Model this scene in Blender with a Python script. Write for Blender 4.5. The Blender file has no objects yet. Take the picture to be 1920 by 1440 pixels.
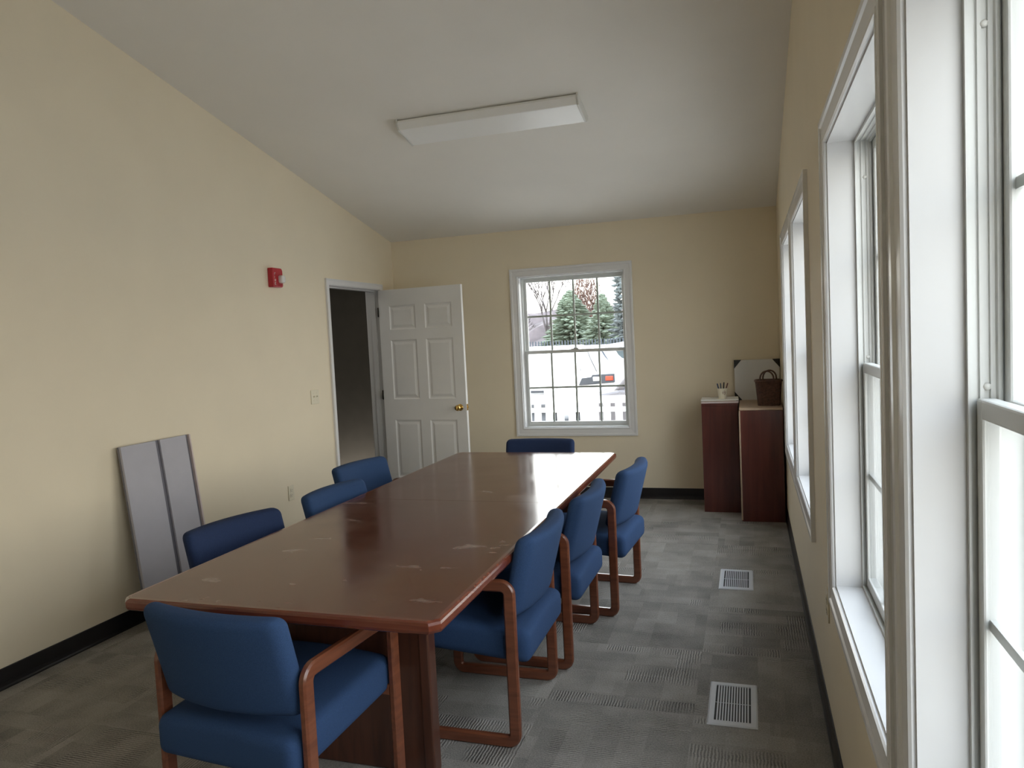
import bpy, bmesh, math, random
from mathutils import Vector, Matrix

C = bpy.context.scene
COL = C.collection
R = math.radians
random.seed(7)

# ------------------------------------------------------------ camera
def make_camera():
    yaw, pitch, roll = -0.3109, -0.0615, -0.0483
    cy, sy = math.cos(yaw), math.sin(yaw)
    f = Vector((sy*math.cos(pitch), cy*math.cos(pitch), math.sin(pitch)))
    r = Vector((cy, -sy, 0)); u = r.cross(f)
    c, s = math.cos(roll), math.sin(roll)
    r2 = c*r + s*u; u2 = -s*r + c*u
    cam = bpy.data.cameras.new('camera'); o = bpy.data.objects.new('camera', cam); COL.objects.link(o)
    M = Matrix((r2, u2, -f)).transposed().to_4x4(); M.translation = (0, 0, 1.542)
    o.matrix_world = M
    cam.sensor_width = 36; cam.lens = 1389.6/1920*36; cam.clip_start = .02; cam.clip_end = 500
    C.camera = o
make_camera()

# ------------------------------------------------------------ world, exposure
SKY = 3.1
w = bpy.data.worlds.new('overcast_sky'); C.world = w; w.use_nodes = True
nt = w.node_tree; nt.nodes.clear()
out = nt.nodes.new('ShaderNodeOutputWorld'); bg = nt.nodes.new('ShaderNodeBackground')
tc = nt.nodes.new('ShaderNodeTexCoord'); sep = nt.nodes.new('ShaderNodeSeparateXYZ')
ramp = nt.nodes.new('ShaderNodeValToRGB')
ramp.color_ramp.elements[0].position = 0.45; ramp.color_ramp.elements[0].color = (.70, .64, .56, 1)
ramp.color_ramp.elements[1].position = 0.9; ramp.color_ramp.elements[1].color = (.85, .93, 1.08, 1)
mr = nt.nodes.new('ShaderNodeMapRange'); mr.inputs[1].default_value = -1; mr.inputs[2].default_value = 1
nt.links.new(tc.outputs['Generated'], sep.inputs[0]); nt.links.new(sep.outputs[2], mr.inputs[0])
nt.links.new(mr.outputs[0], ramp.inputs[0]); nt.links.new(ramp.outputs[0], bg.inputs[0])
bg.inputs[1].default_value = SKY
nt.links.new(bg.outputs[0], out.inputs[0])
C.view_settings.view_transform = 'Standard'; C.view_settings.look = 'None'
C.view_settings.exposure = 1.60; C.view_settings.gamma = 1; C.view_settings.use_curve_mapping = False
C.cycles.max_bounces = 10; C.cycles.diffuse_bounces = 6; C.cycles.glossy_bounces = 4
C.cycles.transparent_max_bounces = 12; C.cycles.use_denoising = True
C.cycles.caustics_reflective = False; C.cycles.caustics_refractive = False
C.cycles.sample_clamp_indirect = 8

XR, XL, YB, YN = 0.256, -3.408, 6.841, -3.3
ZC, SL = 2.566, 0.2258          # eave height at the far wall and slope of the ceiling towards the viewer
def zceil(y): return ZC + SL*(YB - y)
WT = 0.20                       # wall thickness
WZ0, WZ1, WW = 0.675, 2.112, 1.0
WIN_R = [5.215, 4.015, 2.10, 0.86, -1.02, -2.26]   # centres along the right wall; the last pair, behind the viewer, is added to light the room
WIN_B = -1.583

def portal(loc, rot, sx, sy):
    l = bpy.data.lights.new('window_portal', 'AREA'); l.shape = 'RECTANGLE'; l.size = sx; l.size_y = sy
    l.cycles.is_portal = True
    o = bpy.data.objects.new('window_portal', l); COL.objects.link(o); o.location = loc; o.rotation_euler = rot
    return o
ZM = (WZ0+WZ1)/2
for cy in WIN_R:
    portal((XR+WT+.01, cy, ZM), (0, R(90), 0), WZ1-WZ0, WW)      # emits towards -x
portal((WIN_B, YB+WT+.01, ZM), (R(-90), 0, 0), WW, WZ1-WZ0)

hl = bpy.data.lights.new('added_hall_fill', 'AREA'); hl.shape = 'RECTANGLE'; hl.size = .3; hl.size_y = 1.2; hl.energy = 1.6; hl.color = (1, .93, .82)  # added fill lamp to lift the dark hall, no fixture seen there
ho = bpy.data.objects.new('added_hall_fill', hl); COL.objects.link(ho); ho.location = (XL-.8, 6.2, 2.42)
# ------------------------------------------------------------ materials
def mat(name):
    m = bpy.data.materials.new(name); m.use_nodes = True
    n = m.node_tree.nodes; b = n['Principled BSDF']
    return m, n, m.node_tree.links, b
def N(n, t, **kw):
    x = n.new(t)
    for k, v in kw.items(): setattr(x, k, v)
    return x
def plain(name, col, rough=.5, metal=0, noise=0, nscale=8, bump=0, bscale=200, coat=0, spec=.5, stretch=None):
    m, n, L, b = mat(name)
    b.inputs['Roughness'].default_value = rough; b.inputs['Metallic'].default_value = metal
    b.inputs['Specular IOR Level'].default_value = spec
    if coat: b.inputs['Coat Weight'].default_value = coat; b.inputs['Coat Roughness'].default_value = .06
    b.inputs['Base Color'].default_value = (*col, 1)
    tcn = N(n, 'ShaderNodeTexCoord')
    src = tcn.outputs['Object']
    if stretch:
        mp = N(n, 'ShaderNodeMapping'); mp.inputs['Scale'].default_value = stretch
        L.new(src, mp.inputs[0]); src = mp.outputs[0]
    if noise:
        t = N(n, 'ShaderNodeTexNoise'); t.inputs['Scale'].default_value = nscale; t.inputs['Detail'].default_value = 6
        r = N(n, 'ShaderNodeValToRGB')
        r.color_ramp.elements[0].position = .3; r.color_ramp.elements[1].position = .7
        r.color_ramp.elements[0].color = (*[c*(1-noise) for c in col], 1)
        r.color_ramp.elements[1].color = (*[min(1, c*(1+noise)) for c in col], 1)
        L.new(src, t.inputs['Vector']); L.new(t.outputs[0], r.inputs[0]); L.new(r.outputs[0], b.inputs['Base Color'])
    if bump:
        t2 = N(n, 'ShaderNodeTexNoise'); t2.inputs['Scale'].default_value = bscale; t2.inputs['Detail'].default_value = 3
        bp = N(n, 'ShaderNodeBump'); bp.inputs['Strength'].default_value = bump; bp.inputs['Distance'].default_value = .002
        L.new(src, t2.inputs['Vector']); L.new(t2.outputs[0], bp.inputs['Height']); L.new(bp.outputs[0], b.inputs['Normal'])
    return m

def wood(name, c1, c2, rough=.3, scale=(2, 30, 30), coat=.3):
    m, n, L, b = mat(name)
    tcn = N(n, 'ShaderNodeTexCoord'); mp = N(n, 'ShaderNodeMapping'); mp.inputs['Scale'].default_value = scale
    t = N(n, 'ShaderNodeTexNoise'); t.inputs['Scale'].default_value = 1.6; t.inputs['Detail'].default_value = 7; t.inputs['Distortion'].default_value = .6
    r = N(n, 'ShaderNodeValToRGB'); r.color_ramp.elements[0].position = .32; r.color_ramp.elements[1].position = .68
    r.color_ramp.elements[0].color = (*c1, 1); r.color_ramp.elements[1].color = (*c2, 1)
    L.new(tcn.outputs['Object'], mp.inputs[0]); L.new(mp.outputs[0], t.inputs['Vector'])
    L.new(t.outputs[0], r.inputs[0]); L.new(r.outputs[0], b.inputs['Base Color'])
    b.inputs['Roughness'].default_value = rough; b.inputs['Coat Weight'].default_value = coat; b.inputs['Coat Roughness'].default_value = .15
    return m

def m_carpet():
    m, n, L, b = mat('carpet_tile')
    tcn = N(n, 'ShaderNodeTexCoord')
    def M_(op, a=None, bb=None):
        x = N(n, 'ShaderNodeMath', operation=op)
        for i, v in enumerate((a, bb)):
            if v is None: continue
            if isinstance(v, (int, float)): x.inputs[i].default_value = v
            else: L.new(v, x.inputs[i])
        return x.outputs[0]
    T = 0.61
    sp = N(n, 'ShaderNodeSeparateXYZ'); L.new(tcn.outputs['Object'], sp.inputs[0])
    ix = M_('FLOOR', M_('DIVIDE', M_('ADD', sp.outputs[0], .25), T)); iy = M_('FLOOR', M_('DIVIDE', M_('ADD', sp.outputs[1], .1), T))
    par = M_('MODULO', M_('ADD', M_('ADD', ix, iy), 100), 2)       # quarter-turned tiles
    def cmb(a, c, d=0):
        x = N(n, 'ShaderNodeCombineXYZ')
        for i, v in enumerate((a, c, d)):
            if isinstance(v, (int, float)): x.inputs[i].default_value = v
            else: L.new(v, x.inputs[i])
        return x.outputs[0]
    mixv = N(n, 'ShaderNodeMix', data_type='VECTOR'); L.new(par, mixv.inputs[0])
    L.new(cmb(sp.outputs[0], sp.outputs[1]), mixv.inputs[4]); L.new(cmb(sp.outputs[1], sp.outputs[0]), mixv.inputs[5])
    P = mixv.outputs[1]
    wn = N(n, 'ShaderNodeTexWhiteNoise', noise_dimensions='2D'); L.new(cmb(ix, iy), wn.inputs['Vector'])
    # rectangular blocks, rows of random offset
    sq = N(n, 'ShaderNodeSeparateXYZ'); L.new(P, sq.inputs[0])
    def blocks(h, w_, seed):
        row = M_('FLOOR', M_('DIVIDE', sq.outputs[1], h))
        w1 = N(n, 'ShaderNodeTexWhiteNoise', noise_dimensions='2D'); L.new(cmb(row, seed), w1.inputs['Vector'])
        c_ = M_('FLOOR', M_('ADD', M_('DIVIDE', sq.outputs[0], w_), M_('MULTIPLY', w1.outputs[0], 3)))
        w2 = N(n, 'ShaderNodeTexWhiteNoise', noise_dimensions='3D'); L.new(cmb(c_, row, seed), w2.inputs['Vector'])
        return w2.outputs[0]
    b1 = blocks(.102, .305, 1.5); b2 = blocks(.203, .152, 7.5); b3 = blocks(.152, .407, 4.5)
    ns = N(n, 'ShaderNodeTexNoise'); ns.inputs['Scale'].default_value = 5; ns.inputs['Detail'].default_value = 5; L.new(P, ns.inputs['Vector'])
    fine = N(n, 'ShaderNodeTexNoise'); fine.inputs['Scale'].default_value = 170; fine.inputs['Detail'].default_value = 3; L.new(tcn.outputs['Object'], fine.inputs['Vector'])
    # ribs, only inside some of the blocks
    wv = N(n, 'ShaderNodeTexWave', bands_direction='X'); wv.inputs['Scale'].default_value = 26; wv.inputs['Distortion'].default_value = 3.0; wv.inputs['Detail'].default_value = 2; wv.inputs['Detail Scale'].default_value = 1.2
    L.new(P, wv.inputs['Vector'])
    mask = M_('GREATER_THAN', b3, .60)
    nm = N(n, 'ShaderNodeTexNoise'); nm.inputs['Scale'].default_value = 7; L.new(P, nm.inputs['Vector'])
    mask = M_('MULTIPLY', mask, M_('MINIMUM', M_('MAXIMUM', M_('MULTIPLY', M_('SUBTRACT', nm.outputs[0], .36), 4.5), 0), 1))
    rib = M_('MULTIPLY', M_('SUBTRACT', wv.outputs[0], .5), mask)
    v = M_('ADD', M_('MULTIPLY', M_('SUBTRACT', b1, .5), .20), M_('MULTIPLY', M_('SUBTRACT', b2, .5), .14))
    v = M_('ADD', v, M_('MULTIPLY', M_('SUBTRACT', wn.outputs[0], .5), .12))
    v = M_('ADD', v, M_('MULTIPLY', M_('SUBTRACT', ns.outputs[0], .5), .7))
    v = M_('ADD', v, M_('MULTIPLY', M_('SUBTRACT', fine.outputs[0], .5), .9))
    v = M_('ADD', v, M_('MULTIPLY', rib, .60))
    v = M_('ADD', v, .5)
    r = N(n, 'ShaderNodeValToRGB'); r.color_ramp.elements[0].position = 0; r.color_ramp.elements[1].position = 1
    r.color_ramp.elements[0].color = (.095, .089, .081, 1); r.color_ramp.elements[1].color = (.41, .382, .345, 1)
    L.new(v, r.inputs[0]); L.new(r.outputs[0], b.inputs['Base Color'])
    b.inputs['Roughness'].default_value = .95; b.inputs['Specular IOR Level'].default_value = .15
    bp = N(n, 'ShaderNodeBump'); bp.inputs['Strength'].default_value = .6; bp.inputs['Distance'].default_value = .004
    L.new(M_('ADD', M_('MULTIPLY', rib, 1.2), fine.outputs[0]), bp.inputs['Height']); L.new(bp.outputs[0], b.inputs['Normal'])
    return m

def m_tabletop():
    m, n, L, b = mat('table_laminate')
    tcn = N(n, 'ShaderNodeTexCoord')
    mp = N(n, 'ShaderNodeMapping'); mp.inputs['Scale'].default_value = (40, 2.5, 1); L.new(tcn.outputs['Object'], mp.inputs[0])
    t = N(n, 'ShaderNodeTexNoise'); t.inputs['Scale'].default_value = 1.5; t.inputs['Detail'].default_value = 6; L.new(mp.outputs[0], t.inputs['Vector'])
    r = N(n, 'ShaderNodeValToRGB'); r.color_ramp.elements[0].position = .3; r.color_ramp.elements[1].position = .7
    r.color_ramp.elements[0].color = (.085, .030, .019, 1); r.color_ramp.elements[1].color = (.125, .046, .028, 1)
    L.new(t.outputs[0], r.inputs[0])
    # dusty scuffs
    mp2 = N(n, 'ShaderNodeMapping'); mp2.inputs['Rotation'].default_value = (0, 0, .5); mp2.inputs['Scale'].default_value = (2.8, 5.2, 1); L.new(tcn.outputs['Object'], mp2.inputs[0])
    s = N(n, 'ShaderNodeTexNoise'); s.inputs['Scale'].default_value = 1.5; s.inputs['Detail'].default_value = 8; s.inputs['Roughness'].default_value = .6; s.inputs['Distortion'].default_value = .15; L.new(mp2.outputs[0], s.inputs['Vector'])
    sr = N(n, 'ShaderNodeValToRGB'); sr.color_ramp.elements[0].position = .60; sr.color_ramp.elements[1].position = .74
    sr.color_ramp.elements[0].color = (0, 0, 0, 1); sr.color_ramp.elements[1].color = (.30, .30, .30, 1); L.new(s.outputs[0], sr.inputs[0])
    mx = N(n, 'ShaderNodeMix', data_type='RGBA'); L.new(sr.outputs[0], mx.inputs[0]); L.new(r.outputs[0], mx.inputs[6]); mx.inputs[7].default_value = (.62, .55, .50, 1)
    L.new(mx.outputs[2], b.inputs['Base Color'])
    g = N(n, 'ShaderNodeTexNoise'); g.inputs['Scale'].default_value = 3.5; g.inputs['Detail'].default_value = 4; L.new(tcn.outputs['Object'], g.inputs['Vector'])
    rr = N(n, 'ShaderNodeMapRange'); rr.inputs[1].default_value = .3; rr.inputs[2].default_value = .7; rr.inputs[3].default_value = .10; rr.inputs[4].default_value = .20
    L.new(g.outputs[0], rr.inputs[0]); L.new(rr.outputs[0], b.inputs['Roughness'])
    b.inputs['Specular IOR Level'].default_value = .62
    return m

def m_glass():
    m = bpy.data.materials.new('window_glass'); m.use_nodes = True; n = m.node_tree.nodes; L = m.node_tree.links; n.clear()
    o = n.new('ShaderNodeOutputMaterial'); mx = n.new('ShaderNodeMixShader'); tr = n.new('ShaderNodeBsdfTransparent'); gl = n.new('ShaderNodeBsdfGlossy')
    lw = n.new('ShaderNodeLayerWeight'); pw = n.new('ShaderNodeMath'); pw.operation = 'POWER'; pw.inputs[1].default_value = 5
    fr = n.new('ShaderNodeMath'); fr.operation = 'MULTIPLY_ADD'; fr.inputs[1].default_value = .95; fr.inputs[2].default_value = .03
    lw.inputs[0].default_value = .5; L.new(lw.outputs['Facing'], pw.inputs[0]); L.new(pw.outputs[0], fr.inputs[0])
    tr.inputs[0].default_value = (.93, .95, .94, 1); gl.inputs['Roughness'].default_value = .01
    L.new(fr.outputs[0], mx.inputs[0]); L.new(tr.outputs[0], mx.inputs[1]); L.new(gl.outputs[0], mx.inputs[2]); L.new(mx.outputs[0], o.inputs[0])
    return m

M = dict(
    wall=plain('cream_wall_paint', (.775, .685, .522), .62, noise=.02, nscale=3, bump=.12, bscale=260),
    ceil=plain('ceiling_paint', (.80, .775, .73), .85, noise=.02, nscale=2, bump=.15, bscale=180),
    casing=plain('white_casing_paint', (.74, .74, .745), .25, noise=.01),  # lighter copy of the one white trim paint
    trim=plain('white_paint_darkened', (.58, .58, .58), .22, noise=.01),  # casing's white paint, darkened to hold down window light on the reveals
    vinyl=plain('white_vinyl', (.60, .61, .595), .3, noise=.01),
    door=plain('door_white', (.76, .755, .745), .38, noise=.015),
    base=plain('black_vinyl_base', (.012, .011, .012), .32, noise=.2),
    carpet=m_carpet(), top=m_tabletop(), glass=m_glass(),
    edge=wood('table_edge_wood', (.10, .022, .012), (.17, .045, .022), .22, (2, 20, 20), .5),
    ped=wood('pedestal_wood', (.055, .020, .012), (.09, .032, .018), .35, (20, 20, 2), .3),
    chairw=wood('chair_wood', (.125, .038, .018), (.20, .066, .032), .3, (30, 4, 30), .35),
    fabric=plain('blue_upholstery', (.027, .058, .134), .92, noise=.22, nscale=500, bump=.5, bscale=700, spec=.2),
    fabric2=plain('darkened_blue_upholstery', (.020, .034, .085), .92, noise=.22, nscale=500, bump=.5, bscale=700, spec=.2),  # darker copy of the blue; puts the far-end chair's backlit shade into colour
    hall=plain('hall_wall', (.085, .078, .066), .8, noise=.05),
    red=plain('alarm_red', (.42, .012, .025), .3, noise=.05),
    clear=plain('strobe_lens', (.75, .74, .72), .08, spec=.8),
    white=plain('white_ink', (.80, .76, .76), .5),
    ivory=plain('ivory_plastic', (.70, .64, .49), .35, noise=.01),
    dark=plain('dark_slot', (.01, .01, .011), .6, noise=.1),
    brass=plain('brass', (.72, .48, .16), .16, metal=1, noise=.04),
    bronze=plain('dark_hinge', (.03, .025, .02), .4, metal=.7, noise=.1),
    lens=plain('acrylic_diffuser', (.86, .86, .85), .28, bump=.3, bscale=400, noise=.01),
    fixt=plain('fixture_metal', (.66, .66, .63), .4, noise=.02),
    vent=plain('vent_metal', (.58, .60, .63), .35, noise=.02),
    panel=plain('grey_panel_paint', (.40, .39, .43), .5, noise=.03),
    paneld=plain('panel_groove', (.16, .155, .18), .5, noise=.03),
    pink=plain('raw_panel_edge', (.55, .46, .44), .6, noise=.05),
    cab=wood('cherry_cabinet', (.070, .016, .012), (.125, .029, .021), .28, (14, 14, 1.3), .4),
    cabe=plain('tan_cabinet_edge', (.42, .31, .22), .5, noise=.08, nscale=20),
    board=plain('white_board', (.66, .66, .66), .35, noise=.01),
    blk=plain('black_corner', (.012, .012, .010), .45, noise=.1),
    basket=plain('dark_wicker', (.085, .038, .024), .6, noise=.5, nscale=60),
    cup=plain('cream_cup', (.74, .68, .54), .35, noise=.02),
    cupm=plain('brown_print', (.20, .07, .05), .5, noise=.1),
    paper=plain('paper_white', (.72, .70, .66), .6, noise=.03),
    paperp=plain('pale_pink_folder', (.66, .58, .58), .6, noise=.03),
    penblue=plain('pen_blue', (.02, .05, .12), .3), penblack=plain('pen_black', (.015, .012, .012), .3), penred=plain('pen_brown', (.10, .02, .02), .3),
    pengrey=plain('pen_grey', (.08, .10, .12), .3),
    ground=plain('pale_gravel', (.55, .52, .48), .9, noise=.1, nscale=1.5),
    asphalt=plain('dark_asphalt', (.022, .022, .024), .9, noise=.2, nscale=3),
    wvin=plain('exterior_white_vinyl', (.82, .82, .82), .4, noise=.02),
    wpaint=plain('white_vehicle_paint', (.78, .79, .80), .25, noise=.02),
    beige=plain('beige_vehicle_paint', (.085, .076, .078), .25, noise=.03),
    dglass=plain('dark_vehicle_glass', (.03, .04, .06), .06, spec=.8),
    tyre=plain('tyre_rubber', (.02, .02, .022), .7), steel=plain('wheel_steel', (.4, .42, .45), .3, metal=.8),
    bumper=plain('dark_bumper', (.035, .04, .05), .4, noise=.1),
    lamp=plain('tail_lamp_red', (.65, .05, .02), .15), teal=plain('teal_siding', (.065, .09, .10), .5, noise=.15),
    needle=plain('spruce_needles', (.088, .112, .078), .8, noise=.4, nscale=1.2),
    needle2=plain('bluish_conifer_needles', (.095, .11, .11), .8, noise=.35, nscale=1.2),
    rust=plain('russet_leaves', (.11, .062, .048), .8, noise=.3, nscale=2),
    bark=plain('grey_bark', (.075, .065, .066), .85, noise=.3, nscale=4),
    wood_hill=plain('winter_woodland', (.068, .054, .056), .95, noise=.4, nscale=.8),
    shrub=plain('red_brown_shrub', (.11, .068, .062), .9, noise=.4, nscale=3),
    dfence=plain('dark_metal_fence', (.03, .04, .055), .5, noise=.1),
    ext=plain('exterior_siding', (.62, .62, .60), .6, noise=.03),
)

# ------------------------------------------------------------ mesh helpers
def tag(o, label=None, cat=None, group=None, kind=None):
    if label: o['label'] = label
    if cat: o['category'] = cat
    if group: o['group'] = group
    if kind: o['kind'] = kind
    return o
def empty(name, loc=(0, 0, 0), rz=0, parent=None):
    o = bpy.data.objects.new(name, None); COL.objects.link(o); o.location = loc; o.rotation_euler = (0, 0, rz)
    o.empty_display_size = .1
    if parent: o.parent = parent
    return o
class MB:
    def __init__(s): s.bm = bmesh.new()
    def box(s, x0, x1, y0, y1, z0, z1, bev=0, Mx=None, seg=2):
        t = bmesh.new()
        vs = [t.verts.new((x, y, z)) for x in (x0, x1) for y in (y0, y1) for z in (z0, z1)]
        for f in ((0, 1, 3, 2), (4, 6, 7, 5), (0, 4, 5, 1), (2, 3, 7, 6), (0, 2, 6, 4), (1, 5, 7, 3)): t.faces.new([vs[i] for i in f])
        if bev: bmesh.ops.bevel(t, geom=t.edges[:], offset=bev, segments=seg, profile=.5, affect='EDGES')
        s.merge(t, Mx); return s
    def merge(s, t, Mx=None):
        if Mx is not None: bmesh.ops.transform(t, matrix=Mx, verts=t.verts)
        bmesh.ops.recalc_face_normals(t, faces=t.faces)
        m = {}
        for v in t.verts: m[v] = s.bm.verts.new(v.co)
        for f in t.faces:
            try:
                g = s.bm.faces.new([m[v] for v in f.verts]); g.smooth = f.smooth; g.material_index = f.material_index
            except ValueError: pass
        t.free(); return s
    def loft(s, rings, cap=True, closed=False, Mx=None, smooth=False):
        t = bmesh.new(); V = [[t.verts.new(p) for p in r] for r in rings]; n = len(V[0])
        rng = range(len(V)) if closed else range(len(V)-1)
        for i in rng:
            a, b = V[i], V[(i+1) % len(V)]
            for j in range(n):
                f = t.faces.new((a[j], a[(j+1) % n], b[(j+1) % n], b[j])); f.smooth = smooth
        if cap and not closed: t.faces.new(V[0][::-1]); t.faces.new(V[-1])
        s.merge(t, Mx); return s
    def tube(s, pts, rad, n=8, Mx=None, cap=True):
        pts = [Vector(p) for p in pts]
        if not hasattr(rad, '__len__'): rad = [rad]*len(pts)
        rings = []; up = Vector((0, 0, 1))
        d0 = (pts[1]-pts[0]).normalized()
        if abs(d0.dot(up)) > .95: up = Vector((1, 0, 0))
        a = d0.cross(up).normalized()
        for i, p in enumerate(pts):
            d = (pts[min(i+1, len(pts)-1)] - pts[max(i-1, 0)]).normalized()
            a = (a - d*a.dot(d)).normalized(); b = d.cross(a)
            rings.append([p + rad[i]*(math.cos(2*math.pi*k/n)*a + math.sin(2*math.pi*k/n)*b) for k in range(n)])
        return s.loft(rings, cap=cap, Mx=Mx, smooth=True)
    def prism(s, poly, axis, lo, hi, bev=0, Mx=None, seg=2):
        # poly: 2D points in the plane of the two other axes (cyclic order)
        t = bmesh.new()
        def P(a, b, c): return {'x': (c, a, b), 'y': (a, c, b), 'z': (a, b, c)}[axis]
        A = [t.verts.new(P(a, b, lo)) for a, b in poly]; B = [t.verts.new(P(a, b, hi)) for a, b in poly]
        t.faces.new(A); t.faces.new(B[::-1])
        for i in range(len(A)): j = (i+1) % len(A); t.faces.new((A[i], B[i], B[j], A[j]))
        if bev: bmesh.ops.bevel(t, geom=t.edges[:], offset=bev, segments=seg, profile=.5, affect='EDGES')
        s.merge(t, Mx); return s
    def lathe(s, prof, n=24, Mx=None, smooth=True):
        rings = [[(r*math.cos(2*math.pi*k/n), r*math.sin(2*math.pi*k/n), z) for k in range(n)] for r, z in prof]
        return s.loft(rings, Mx=Mx, smooth=smooth)
    def build(s, name, m, parent=None, smooth=False, loc=None):
        bmesh.ops.remove_doubles(s.bm, verts=s.bm.verts, dist=1e-6)
        bmesh.ops.recalc_face_normals(s.bm, faces=s.bm.faces)
        me = bpy.data.meshes.new(name); s.bm.to_mesh(me); s.bm.free()
        me.materials.append(m)
        if smooth:
            for p in me.polygons: p.use_smooth = True
            me.set_sharp_from_angle(angle=R(38))
        o = bpy.data.objects.new(name, me); COL.objects.link(o)
        if parent: o.parent = parent
        if loc: o.location = loc
        return o
def rbox(dims, r, nseg, deform=None):
    """rounded cushion: a gridded box whose outer r is rounded off; deform(v)->v"""
    hx, hy, hz = [d/2 for d in dims]; t = bmesh.new()
    def axis(h, k):
        inner = [-h + r*(1-math.cos(math.pi/2*i/4)) for i in range(4)]
        mid = [-(h-r) + 2*(h-r)*i/k for i in range(k+1)]
        return inner + mid + [-v for v in inner[::-1]]
    ax = [axis(hx, nseg[0]), axis(hy, nseg[1]), axis(hz, nseg[2])]
    cache = {}
    def V(p):
        k = tuple(round(c, 6) for c in p)
        if k not in cache:
            q = Vector(p); c = Vector((max(-hx+r, min(hx-r, q.x)), max(-hy+r, min(hy-r, q.y)), max(-hz+r, min(hz-r, q.z))))
            d = q-c
            if d.length > 1e-9: q = c + d.normalized()*r
            if deform: q = Vector(deform(q))
            cache[k] = t.verts.new(q)
        return cache[k]
    for a in range(3):
        b, c = (a+1) % 3, (a+2) % 3
        for sgn in (-1, 1):
            h = (hx, hy, hz)[a]*sgn
            for i in range(len(ax[b])-1):
                for j in range(len(ax[c])-1):
                    qs = []
                    for (ii, jj) in ((i, j), (i+1, j), (i+1, j+1), (i, j+1)):
                        p = [0, 0, 0]; p[a] = h; p[b] = ax[b][ii]; p[c] = ax[c][jj]; qs.append(V(p))
                    try: f = t.faces.new(qs if sgn > 0 else qs[::-1]); f.smooth = True
                    except ValueError: pass
    return t
def copy_tree(o, parent=None):
    c = o.copy(); COL.objects.link(c)
    if parent: c.parent = parent
    for ch in list(o.children): copy_tree(ch, c)
    return c

# ------------------------------------------------------------ room shell
def wall_with_holes(mb, axis, lo, hi, u0, u1, z0, z1, holes):
    us = sorted({u0, u1, *[h[0] for h in holes], *[h[1] for h in holes]}); zs = sorted({z0, z1, *[h[2] for h in holes], *[h[3] for h in holes]})
    for i in range(len(us)-1):
        for j in range(len(zs)-1):
            cu, cz = (us[i]+us[i+1])/2, (zs[j]+zs[j+1])/2
            if any(h[0] < cu < h[1] and h[2] < cz < h[3] for h in holes): continue
            if axis == 'x': mb.box(lo, hi, us[i], us[i+1], zs[j], zs[j+1])
            else: mb.box(us[i], us[i+1], lo, hi, zs[j], zs[j+1])
def struct(o): o['kind'] = 'structure'; return o
LT = .14                                   # left wall thickness
DY0, DY1, DZ = 5.595, 6.535, 2.088         # rough door opening
mb = MB(); mb.box(XL-LT-1.4, XR+WT, YN-.2, YB+WT, -.12, 0); struct(mb.build('floor', M['carpet']))
mb = MB()
wall_with_holes(mb, 'x', XR, XR+WT, YN, YB, 0, 2.4, [(c-WW/2-.02, c+WW/2+.02, WZ0-.02, WZ1+.02) for c in WIN_R])
mb.prism([(YN, 2.4), (YB, 2.4), (YB, zceil(YB)), (YN, zceil(YN))], 'x', XR, XR+WT)
struct(mb.build('wall_right', M['wall']))
mb = MB()
wall_with_holes(mb, 'x', XL-LT, XL, YN, YB, 0, 2.4, [(DY0, DY1, -1, DZ)])
mb.prism([(YN, 2.4), (YB, 2.4), (YB, zceil(YB)), (YN, zceil(YN))], 'x', XL-LT, XL)
struct(mb.build('wall_left', M['wall']))
mb = MB()
wall_with_holes(mb, 'y', YB, YB+WT, XL-LT, XR+WT, 0, ZC+.1, [(WIN_B-WW/2-.02, WIN_B+WW/2+.02, WZ0-.02, WZ1+.02)])
struct(mb.build('wall_back', M['wall']))
mb = MB()
NW = [(-2.9, -1.9, WZ0, WZ1), (-1.5, -.5, WZ0, WZ1)]
mb.box(XL-LT, XR+WT, YN-.15, YN, 0, zceil(YN)+.1)
struct(mb.build('wall_near', M['wall']))
mb = MB()
ya, yb_ = YN-.15, YB+WT+.3
mb.prism([(ya, zceil(ya)), (yb_, zceil(yb_)), (yb_, zceil(yb_)+.15), (ya, zceil(ya)+.15)], 'x', XL-LT-.05, XR+WT+.3)
struct(mb.build('ceiling', M['ceil']))
# hall behind the door: closed, lit only through the doorway and by the added fill
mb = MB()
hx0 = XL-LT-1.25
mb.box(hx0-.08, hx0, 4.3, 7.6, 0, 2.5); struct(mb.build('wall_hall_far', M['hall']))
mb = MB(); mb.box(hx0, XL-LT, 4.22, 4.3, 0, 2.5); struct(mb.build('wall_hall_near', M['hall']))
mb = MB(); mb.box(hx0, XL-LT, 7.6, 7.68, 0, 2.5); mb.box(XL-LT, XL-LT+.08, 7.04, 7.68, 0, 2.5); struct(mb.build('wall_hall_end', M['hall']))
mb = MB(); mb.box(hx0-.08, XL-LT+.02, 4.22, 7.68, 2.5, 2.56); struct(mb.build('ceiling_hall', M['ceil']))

def baseboard(name, axis, face, sgn, a, b):
    prof = [(0, 0), (.013, 0), (.012, .006), (.007, .014), (.004, .03), (.004, .097), (.002, .1), (0, .1)]
    mb = MB()
    pts = [(face+sgn*p, z) for p, z in prof]
    mb.prism(pts, 'y' if axis == 'x' else 'x', a, b)
    return struct(mb.build(name, M['base']))
baseboard('baseboard_left', 'x', XL, 1, YN, DY0-.07)
baseboard('baseboard_right', 'x', XR, -1, YN, YB)
baseboard('baseboard_back', 'y', YB, -1, XL, XR)
baseboard('baseboard_near', 'y', YN, 1, XL, XR)

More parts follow.
